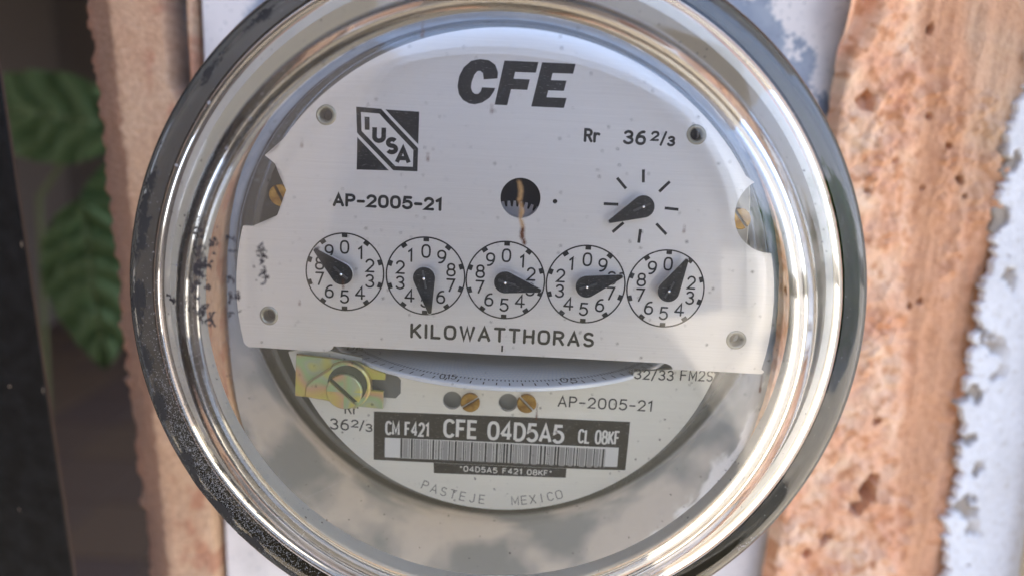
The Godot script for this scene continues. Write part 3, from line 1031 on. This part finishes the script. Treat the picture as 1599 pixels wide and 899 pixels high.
	write(lt, "CL 08KF", 18.45, 28.3, -37.65, 3.6, 0.48, z + 0.05, 0.26, true)
	write(lt, "*04D5A5 F421 08KF*", -8.95, 13.0, -46.35, 1.5, 0.24, z + 0.05, 0.3, true)
	part("serial_lettering", lt, label_white, label)
	var field := MB.new()
	field.sheet(pl([-26.65, -38.75, 28.2, -38.25, 28.3, -43.25, -26.7, -43.75]), z + 0.05)
	part("barcode_field", field, label_white, label)
	var bars := MB.new()
	var grey_bars := MB.new()
	var rb := RandomNumberGenerator.new()
	rb.seed = 77
	var bx := -23.0
	while bx < 24.6:
		var bw: float = [0.2, 0.2, 0.3, 0.48][rb.randi_range(0, 3)]
		bars.sheet(pl([bx, -38.75, bx + bw, -38.75, bx + bw, -43.6, bx, -43.6]), z + 0.09)
		var gap: float = [0.2, 0.28, 0.45, 1.1, 1.5][rb.randi_range(0, 4)]
		if gap > 0.4:
			grey_bars.sheet(pl([bx + bw + 0.12, -38.8, bx + bw + gap - 0.18, -38.8, bx + bw + gap - 0.18, -43.6, bx + bw + 0.12, -43.6]), z + 0.075)
		bx += bw + gap
	part("barcode", bars, ink, label)
	part("barcode_shading", grey_bars, mat(lin(0.30, 0.29, 0.275), 0.5), label)

	# --- rotor disk
	var disk := MB.new()
	var up := Basis(Vector3(1, 0, 0), -PI / 2)
	disk.lathe(Vector3.ZERO, [Vector2(0, 0.6), Vector2(45.4, 0.6), Vector2(45.8, 0.35), Vector2(45.8, -0.35), Vector2(45.4, -0.6), Vector2(0, -0.6)], 180, up, 0.9)
	var dm := mat(lin(0.74, 0.78, 0.85), 0.4, 0.25)  # bluish tint stands in for sky reflected on plain aluminium
	var dk := part("rotor_disk", disk, dm, o, Vector3(-0.9, -20.8, -38.7))
	var dmarks := MB.new()
	for i in 100:
		var a := -PI / 2 + TAU * (i - 50) / 100.0
		if absf(i - 50) > 20:
			continue
		var e := Vector2(cos(a), sin(a))
		dmarks.ribbon(PackedVector2Array([e * 45.2, e * 43.7]), 0.28, 0.68, false, true)
		for k in 3:
			var e2 := Vector2.from_angle(a + TAU * k / 300.0)
			dmarks.ribbon(PackedVector2Array([e2 * 42.7, e2 * 41.8]), 0.25, 0.68, false, true)
	for q in [[6, "05"], [-4, "015"], [-15, "06"]]:
		var a := -PI / 2 + TAU * float(q[0]) / 100.0
		var e := Vector2.from_angle(a) * 42.9
		write(dmarks, q[1], e.x - 1.9, e.x + 1.9, e.y - 1.6, 3.0, 0.28, 0.68, 0.3)
	var dmo := part("disk_scale", dmarks, mat(lin(0.05, 0.05, 0.06), 0.5), dk)
	dmo.rotation.x = -PI / 2
	var dots := MB.new()
	for ringk in 8:
		for i in 130:
			var a := -PI / 2 + TAU * (i - 65 + 0.5 * (ringk % 2)) / 260.0
			var e := Vector2.from_angle(a) * (40.9 - ringk * 1.15)
			dots.flat([Vector3(e.x - 0.3, e.y - 0.26, 0.7), Vector3(e.x + 0.3, e.y - 0.26, 0.7), Vector3(e.x + 0.3, e.y + 0.26, 0.7), Vector3(e.x - 0.3, e.y + 0.26, 0.7)])
	var dto := part("disk_dimples", dots, mat(lin(0.9, 0.9, 0.9), 0.5, 0.1), dk)
	dto.set_meta("kind", "stuff")
	dto.rotation.x = -PI / 2

	# --- yellow zinc adjuster bracket at the left
	var zinc := tri_planar(mat(lin(0.84, 0.81, 0.56), 0.32, 0.55), 30.0)
	zinc.albedo_texture = zinc_texture()
	var br := MB.new()
	br.slab(pl([-46.9, -19.0, -33.0, -19.9, -29.5, -21.4, -26.4, -22.4, -26.5, -23.9, -29.6, -23.9, -29.4, -26.6, -26.8, -26.7, -26.9, -30.9, -33.0, -30.6, -40.0, -29.3, -47.5, -29.0]), -0.9, 0.0, 0.12)
	var bk := part("adjuster_bracket", br, zinc, o, Vector3(0, 0, -3.0))
	var arm := MB.new()
	var ap := PackedVector2Array()
	for p in [[-44.6, -28.4], [-44.3, -25.6], [-43.0, -24.3], [-38.5, -21.2]]:
		ap.append(Vector2(p[0], p[1]))
	for i in 15:
		var t := deg_to_rad(lerpf(125.0, -60.0, i / 14.0))
		ap.append(Vector2(-35.0 + cos(t) * 5.6, -25.2 + sin(t) * 5.6))
	ap.append(Vector2(-33.0, -30.6))
	ap.append(Vector2(-39.5, -29.0))
	arm.slab(ap, 0.05, 1.8, 0.35)
	part("clamp_arm", arm, zinc, bk)
	var gap_shade := MB.new()
	var wp := PackedVector2Array()
	for i in 30:
		wp.append(Vector2(-34.6, -24.7) + Vector2.from_angle(TAU * i / 30.0) * 4.5)
	gap_shade.sheet(wp, 1.83)  # flat dark disc in place of the shaded gap round the screw
	part("clamp_gap_shade", gap_shade, mat(lin(0.10, 0.11, 0.08), 0.5, 0.4), bk)
	screw(bk, Vector3(-35.2, -26.2, 1.9), 4.1, 0.9, zinc, -42.0, 0.95)
	var gs := MB.new()
	gs.slab(pl([-30.0, -22.8, -24.2, -23.4, -23.2, -24.4, -23.2, -27.6, -24.3, -28.9, -30.0, -28.8]), -0.2, 0.05)
	part("slide_slot", gs, mat(lin(0.14, 0.145, 0.14), 0.5, 0.2), lower)

	# --- posts in the side notches
	for s in [-1.0, 1.0]:
		var tab := MB.new()
		tab.box(Vector3(s * 47.0 + (1.7 if s > 0.0 else 0.0), 16.0, -9.6), Vector3(9 if s < 0.0 else 11, 17, 1.2), 0.3)
		part("support_tab", tab, mat(lin(0.5, 0.48, 0.44), 0.4, 0.5), o)
		screw(o, Vector3(s * 51.6, 16.5, -8.8), 2.4, 1.4, brass, -50.0 if s > 0 else -65.0)

	# --- frame, register box and base inside the cover
	var frame := MB.new()
	frame.box(Vector3(0, 14.0, -19), Vector3(84, 52, 22), 2.0)
	part("register_frame", frame, dark, o)
	var mag := MB.new()
	mag.box(Vector3(0, -36, -28), Vector3(62, 20, 26), 3.0)
	part("brake_magnet", mag, grey, o)
	var base := MB.new()
	base.lathe(Vector3(GAXIS.x, GAXIS.y, 0), [Vector2(0, -58), Vector2(66, -58), Vector2(66, -34), Vector2(67.5, -34), Vector2(67.5, -69.5), Vector2(71, -69.5), Vector2(71, -71.5), Vector2(78, -71.5), Vector2(79, -72.5), Vector2(79, -84.5)], 120)
	part("meter_base", base, mat(lin(0.22, 0.22, 0.215), 0.6), o)

func arc_text(mb: MB, s: String, a0: float, a1: float, r: float, h: float, sw: float, z: float) -> void:
	for i in s.length():
		var a := deg_to_rad(lerpf(a0, a1, float(i) / (s.length() - 1)))
		var q := Vector2(AXIS.x, AXIS.y) + Vector2.from_angle(a) * r
		var g: Array = glyphs[s[i]]
		var w: float = g[0] * h
		var zz := 0
		for st in range(1, g.size()):
			var ps := PackedVector2Array()
			for p: Vector2 in g[st][0]:
				ps.append(q + Vector2(p.x * h - w * 0.5, p.y * h).rotated(a + PI / 2))
			mb.ribbon(ps, sw, z + zz * 0.012, g[st][1])
			zz += 1

func screw(parent: Node, at: Vector3, r: float, h: float, m: Material, slot_deg: float, slot := 0.5) -> void:
	# a round slotted head: two half discs with a real groove between them
	var mb := MB.new()
	var b := Basis(Vector3(0, 0, 1), deg_to_rad(slot_deg))
	for s in [-1.0, 1.0]:
		var ps := PackedVector2Array()
		var t0 := asin(slot * 0.5 / r)
		for i in 17:
			var t := lerpf(t0, PI - t0, i / 16.0)
			var v := b * Vector3(cos(t) * r, sin(t) * r * s, 0)
			ps.append(Vector2(v.x, v.y))
		mb.slab(ps, -0.35, h, minf(0.22, r * 0.08))
	mb.lathe(Vector3.ZERO, [Vector2(0, -0.35), Vector2(r * 0.97, -0.35), Vector2(r * 0.97, -0.6)], 40)
	part("screw_head", mb, m, parent, at)

func zinc_texture() -> ImageTexture:
	var im := Image.create(256, 256, false, Image.FORMAT_RGB8)
	var n1 := FastNoiseLite.new()
	n1.seed = 90
	n1.frequency = 0.006
	n1.fractal_octaves = 3
	var cols := [Color(0.84, 0.85, 0.58), Color(0.88, 0.80, 0.62), Color(0.86, 0.72, 0.72), Color(0.70, 0.82, 0.74), Color(0.74, 0.80, 0.82), Color(0.86, 0.86, 0.60)]
	for y in 256:
		for x in 256:
			var v := clampf(n1.get_noise_2d(x, y) * 1.3 + 0.5, 0, 0.999) * 5.0
			var k := int(v)
			im.set_pixel(x, y, cols[k].lerp(cols[k + 1], v - k))
	return ImageTexture.create_from_image(im)

func build_glass(o: Node3D) -> void:
	var front := smooth_profile([Vector2(0, 28), Vector2(20, 27.8), Vector2(38, 27.2), Vector2(48, 26.6), Vector2(54, 25.8), Vector2(57.8, 24.3), Vector2(60.4, 21.8), Vector2(61.9, 18.9), Vector2(62.7, 16.6)], 5)
	front.append_array(smooth_profile([Vector2(62.7, 16.6), Vector2(65.2, 16.3), Vector2(68.0, 15.9), Vector2(71.4, 15.2), Vector2(73.4, 14.0), Vector2(74.4, 11.8), Vector2(74.7, 8.0)], 5))
	outer = front
	var prof := front.duplicate()
	prof.append_array([Vector2(75.0, -30), Vector2(75.4, -60), Vector2(79, -64), Vector2(80, -66), Vector2(80, -70), Vector2(79, -71), Vector2(72, -71), Vector2(71.6, -69), Vector2(71.2, -60), Vector2(71, -30)])
	var inside := smooth_profile([Vector2(70.8, 1), Vector2(70.3, 6.5), Vector2(68.6, 10.0), Vector2(64.6, 11.7), Vector2(61.2, 13.2), Vector2(59.2, 16.4), Vector2(57.0, 19.8), Vector2(53.4, 21.8), Vector2(46, 22.8), Vector2(36, 23.5), Vector2(18, 23.9), Vector2(0, 24)], 5)
	prof.append_array(inside)
	var mb := MB.new()
	mb.lathe(Vector3(GAXIS.x, GAXIS.y, 0), prof, 220, Basis(), 0.5)
	var gm := mat(Color(0.99, 0.995, 0.99, 0.0), 0.0)
	gm.transparency = BaseMaterial3D.TRANSPARENCY_ALPHA
	gm.refraction_enabled = true
	gm.refraction_scale = 0.05
	var g := part("glass_cover", mb, gm, o)
	var pale_ring := MB.new()
	pale_ring.lathe(Vector3(GAXIS.x, GAXIS.y, 0), [Vector2(66.3, 0.0), Vector2(66.3, 10.3), Vector2(68.0, 9.5), Vector2(69.2, 7.8), Vector2(69.9, 5.8), Vector2(70.1, 0.0), Vector2(66.3, 0.0)], 160)  # pale ring added inside the cavity to lighten the dark rim
	part("added_pale_ring", pale_ring, mat(lin(0.66, 0.63, 0.58), 0.95), o)
	# peeling black sealant along the left rim
	var n1 := FastNoiseLite.new()
	n1.seed = 101
	n1.frequency = 0.09
	n1.fractal_octaves = 4
	var n2 := FastNoiseLite.new()
	n2.seed = 102
	n2.frequency = 0.4
	n2.fractal_octaves = 2
	var seal := MB.new()
	var dr := 0.16
	var da := 0.2
	for i in 560:
		var deg := 122.0 + i * da
		for j in 30:
			var r := 69.4 + j * dr
			var low := smoothstep(150.0, 172.0, deg) - 0.55 * smoothstep(205.0, 228.0, deg)
			var mid := 71.4 - 0.3 * low
			var along := n1.get_noise_2d(deg * 1.1, r * 1.4) + 0.35 * n2.get_noise_2d(deg * 3.0, r * 4.0)
			if along > 0.0 - 0.13 * low + absf(r - mid) * (0.34 - 0.12 * low):
				var a := on_glass(r, deg, 0.06)
				var b := on_glass(r + dr, deg, 0.06)
				var c := on_glass(r + dr, deg + da, 0.06)
				var d := on_glass(r, deg + da, 0.06)
				var f := seal.v.size()
				for q in [a, b, c, d]:
					seal.vert(q[0], q[1])
				seal.tri(f, f + 1, f + 2)
				seal.tri(f, f + 2, f + 3)
	part("black_sealant", seal, mat(lin(0.018, 0.018, 0.02), 0.85), g)
	# dust: pale flakes, thickest low on the left shoulder
	var pale := MB.new()
	for i in 900:
		var r := sqrt(rng.randf()) * 71.0
		speck(pale, on_glass(r, rng.randf() * 360.0), rng.randf_range(0.03, 0.1))
	for i in 3800:
		var deg := rng.randfn(213.0, 15.0)
		var r := rng.randfn(68.6, 2.6)
		if r > 74.0 or r < 50.0:
			continue
		speck(pale, on_glass(r, deg), rng.randf_range(0.04, 0.11), rng.randf_range(1.0, 3.4))
	for i in 1500:
		var deg := rng.randfn(205.0, 16.0)
		speck(pale, on_glass(rng.randf_range(48.0, 66.0), deg), rng.randf_range(0.03, 0.1), rng.randf_range(1.0, 2.0))
	for i in 900:
		var deg := rng.randfn(140.0, 16.0)
		speck(pale, on_glass(rng.randf_range(50.0, 62.0), deg), rng.randf_range(0.03, 0.09))
	for q in [[-44.0, 36.9], [-45.7, 32.6], [-64.0, 4.2], [-63.2, 23.4], [-50.2, 27.3], [-56.5, 35.2]]:
		speck(pale, glass_at(q[0], q[1]), 0.3, 1.3)
	for i in 60:
		speck(pale, (func() -> Array:
			var t := rng.randf()
			return glass_at(52.0 + 9.0 * t + rng.randfn() * 0.25, -51.8 + 7.5 * t + rng.randfn() * 0.25)).call(), rng.randf_range(0.06, 0.2))
	var po := part("pale_dust", pale, mat(lin(0.27, 0.28, 0.31), 0.9), g)
	po.set_meta("kind", "stuff")
	var black := MB.new()
	for i in 900:
		speck(black, on_glass(sqrt(rng.randf()) * 66.0, rng.randf() * 360.0), 0.06 + 0.15 * pow(rng.randf(), 2.5), rng.randf_range(1.0, 1.8))
	for q in [[8.7, 44.0, 0.22], [-3.0, 35.9, 0.2], [9.6, 13.6, 0.22], [44.0, 10.5, 0.25], [42.5, 21.5, 0.25], [10.3, 50.0, 0.2], [-25.0, 30.0, 0.16], [52.0, -34.0, 0.2], [-24.0, -20.0, 0.2], [30.5, -22.0, 0.22], [45.0, -30.0, 0.2]]:
		speck(black, glass_at(q[0], q[1]), q[2])
	var bo := part("dark_specks", black, mat(lin(0.035, 0.03, 0.028), 0.9), g)
	bo.set_meta("kind", "stuff")
	var scratch := MB.new()
	for q in [[30.0, 38.0, 48.0, 41.0, 2.5], [46.0, 8.0, 60.0, 1.0, 0.6], [-8.0, 30.0, 40.0, 32.0, 3.0], [18.0, -50.0, 34.0, -60.0, 0.5], [-36.0, -38.0, -24.0, -30.0, 0.4], [20.0, 26.0, 44.0, 27.0, 2.0]]:
		for i in 110:
			var t := i / 109.0
			var p := Vector2(q[0], q[1]).lerp(Vector2(q[2], q[3]), t)
			p.y -= float(q[4]) * 4.0 * t * (1.0 - t)
			if rng.randf() < 0.75:
				speck(scratch, glass_at(p.x, p.y, 0.02), 0.035, 3.0)
	part("fine_scratches", scratch, mat(lin(0.5, 0.5, 0.5), 0.6), g).set_meta("kind", "stuff")
	# branching black mould at the left
	var mould := MB.new()
	var seeds := [[-59.9, 13.6, 70], [-60.5, 10.4, 110], [-55.9, 10.7, 70], [-55.0, 12.8, 25], [-52.0, 11.6, 40], [-49.4, 12.0, 14], [-49.3, 9.4, 8], [-54.9, 4.7, 130], [-54.5, 6.2, 70], [-56.1, 0.7, 60], [-54.7, -1.9, 90], [-53.6, -3.6, 40], [-48.7, 3.7, 18], [-47.9, 1.6, 26], [-49.5, -0.1, 30], [-63.5, -3.5, 70], [-60.9, -4.5, 40], [-43.4, 8.4, 60], [-43.2, 5.6, 40], [-61.4, 7.6, 50], [-33.0, 9.5, 8]]
	for s in seeds:
		var p := Vector2(s[0], s[1])
		var dir := Vector2.from_angle(rng.randf() * TAU)
		for k in int(s[2]):
			speck(mould, glass_at(p.x, p.y), rng.randf_range(0.13, 0.24), 1.4)
			dir = dir.rotated(rng.randfn(0.0, 1.3))
			p += dir * 0.26
			p = p.lerp(Vector2(s[0], s[1]), 0.02)
			if rng.randf() < 0.09:
				p = Vector2(s[0], s[1]) + Vector2(rng.randfn() * 0.6, rng.randfn() * 1.6)
	part("black_mould", mould, mat(lin(0.03, 0.026, 0.03), 0.9), g)
	# dried rusty runs
	var dried := MB.new()
	var rust_mat := mat(lin(0.10, 0.035, 0.012), 0.8)
	for q in [[-3.5, 36.9, 1.3], [-15.7, 49.9, 2.6], [-14.1, 28.4, 1.3], [48.2, -8.6, 3.4], [7.2, -15.8, 3.2], [31.0, 18.2, 1.2], [-28.7, 5.5, 1.6], [-36.6, 1.2, 0.8], [-36.0, 29.0, 0.7], [60.5, 24.0, 1.6], [47.0, 53.0, 1.5]]:
		var y := 0.0
		var run := MB.new()
		while y < q[2]:
			var w := 0.09 if y < q[2] * 0.7 else 0.17
			speck(run, glass_at(q[0] + rng.randfn() * 0.03, q[1] - y), w, 1.2)
			y += 0.13
		part("rusty_run", run, rust_mat, g)
	var rust := MB.new()
	var y0 := 24.3
	while y0 > 13.4:
		var t := (24.3 - y0) / 10.9
		var x := lerpf(1.95, 3.1, t * t * 0.4 + t * 0.6) + 0.12 * sin(y0 * 2.0)
		for k in 3:
			var target := rust if t > 0.72 or rng.randf() < 0.16 else dried
			speck(target, glass_at(x + rng.randf_range(-0.3, 0.3), y0), 0.16, 1.3)
		y0 -= 0.12
	part("rusty_run", rust, rust_mat, g)
	part("dried_run", dried, mat(lin(0.42, 0.27, 0.13), 0.8), g)

# ---------------------------------------------------------------- left foreground and patio
func build_gate() -> void:
	var o := thing("black_steel_door", "black painted steel door edge at the far left", "door")
	var mb := MB.new()
	var e := pl([-640, 760, -181.7, 760, -155.6, 140, -141.3, -200, -97.6, -1240, -640, -1240])
	mb.slab(e, -1.4, 0.0, 0.3)
	var m := tri_planar(mat(lin(0.010, 0.0105, 0.012), 0.5), 8.0)
	m.metallic_specular = 0.25
	m.albedo_texture = noise_tex(0.03, 120, 512, Color(0.55, 0.55, 0.55), Color(1, 1, 1), 0.0, 5)
	m.heightmap_enabled = true
	m.heightmap_texture = noise_tex(0.02, 121, 512, Color(0, 0, 0), Color(1, 1, 1), 0.0, 5)
	m.heightmap_scale = 0.02
	part("door_panel", mb, m, o, Vector3(0, 0, -60))
	var chips := MB.new()
	for i in 16:
		var p := Vector2(rng.randf_range(-175, -150), rng.randf_range(-120, 60))
		if p.x > -150.0 - (p.y - 5.0) * 0.042 - 1.5:
			continue
		var r := rng.randf_range(0.1, 0.35)
		chips.flat([Vector3(p.x - r, p.y - r, 0.05), Vector3(p.x + r * 0.7, p.y - r, 0.05), Vector3(p.x + r, p.y + r * 1.6, 0.05), Vector3(p.x - r * 0.5, p.y + r, 0.05)])
	for i in 130:
		var y := 130.0 - i * 2.5 + rng.randf() * 2.0
		var x := -149.75 - (y - 0.0) * 0.04206
		if rng.randf() < 0.05:
			chips.flat([Vector3(x - 0.7, y, 0.05), Vector3(x - 0.4, y - 1.0, 0.05), Vector3(x - 0.38, y + 1.4, 0.05), Vector3(x - 0.5, y + 1.0, 0.05)])
	var edge := MB.new()
	edge.slab(pl([-155.55, 140, -155.2, 140, -140.95, -200, -141.25, -200]), -1.35, -0.6)
	part("rusty_edge", edge, mat(lin(0.07, 0.045, 0.032), 0.9), o, Vector3(0, 0, -60))
	part("paint_chips", chips, mat(lin(0.35, 0.27, 0.2), 0.8), o, Vector3(0, 0, -60)).set_meta("kind", "stuff")

func leaf_mesh(len_: float, wid: float, seed_: int) -> MB:   # a quilted drooping leaf along -y
	var n := FastNoiseLite.new()
	n.seed = seed_
	n.frequency = 0.02
	var mb := MB.new()
	for side in 2:
		mb.grid(40, 90, func(i: int, j: int) -> Array:
			var t := float(j) / 90.0
			var s := float(i) / 20.0 - 1.0
			var w := wid * pow(sin(PI * pow(t, 0.75)), 0.8) + 0.6
			var x := s * w
			var y := -t * len_
			var vein := sin((t * 13.0 - absf(s) * 2.2 + n.get_noise_2d(x * 0.8 + 40.0, y * 0.8) * 0.7) * PI)
			var z := -absf(s) * w * 0.25 + vein * 3.0 * (1.0 - absf(s) * 0.5) + n.get_noise_2d(x, y) * 8.0 - 30.0 * t * t
			z += 4.0 * exp(-s * s * 160.0) * (-1.0)
			var col := Color(0.065, 0.125, 0.045).lerp(Color(0.11, 0.18, 0.075), clampf(vein * 0.5 + 0.4, 0, 1))
			col = col.lerp(Color(0.17, 0.25, 0.12), exp(-s * s * 200.0))
			return [Vector3(x, y, z - side * 0.7), col], side == 0)
	return mb

func build_patio() -> void:
	var o := thing("potted_plant", "large leaved green plant in the dark patio behind the door", "plant")
	var lm := mat(Color(1, 1, 1), 0.75)
	lm.vertex_color_use_as_albedo = true
	var spots := [[-345, 22, -470, -97, 12, 165, 40, 0], [-372, -40, -440, 3, 20, 150, 38, 1], [-352, 0, -520, -28, 30, 150, 34, 3]]
	for s in spots:
		var mb := leaf_mesh(s[5], s[6], s[7])
		var l := part("leaf", mb, lm, o, Vector3(s[0], s[1], s[2]))
		l.rotation_degrees = Vector3(-12, s[4], s[3])
	var st := MB.new()
	st.tube([Vector3(-345, 25, -480), Vector3(-420, 40, -560), Vector3(-520, -60, -600), Vector3(-540, -400, -600), Vector3(-545, -1250, -600)], 3.0)
	part("stem", st, mat(lin(0.10, 0.12, 0.05), 0.7), o)
	# patio floor with its tiles, and the dark wall behind
	var fl := MB.new()
	fl.box(Vector3(-1800, -1262, -2400), Vector3(3400, 20, 4600), 0.0)
	var floor_o := part("floor", fl, mat(lin(0.30, 0.24, 0.20), 0.9), self)
	structure(floor_o)
	var tile := MB.new()
	tile.box(Vector3.ZERO, Vector3(294, 14, 294), 3.0)
	var tm := []
	for k in 3:
		tm.append(tri_planar(mat(lin(0.10 + 0.014 * k, 0.062 + 0.008 * k, 0.045), 0.85), 3.0))
	var meshes := []
	for k in 3:
		meshes.append(tile.mesh(tm[k]))
	for i in 9:
		for j in 12:
			var t := MeshInstance3D.new()
			t.name = "tile"
			t.mesh = meshes[rng.randi_range(0, 2)]
			floor_o.add_child(t, true)
			t.position = Vector3(-900.0 - i * 300.0 + 300.0, -1249, -900.0 - j * 300.0) * MM
	var bw := thing("patio_wall", "dark wall at the back of the shaded patio", "wall")
	var b := MB.new()
	b.box(Vector3(-1800, 0, -4300), Vector3(3600, 2600, 120), 0.0)
	b.box(Vector3(-2900, 0, -1900), Vector3(120, 2600, 4600), 0.0)
	part("wall_face", b, mat(lin(0.12, 0.095, 0.08), 0.95), bw)
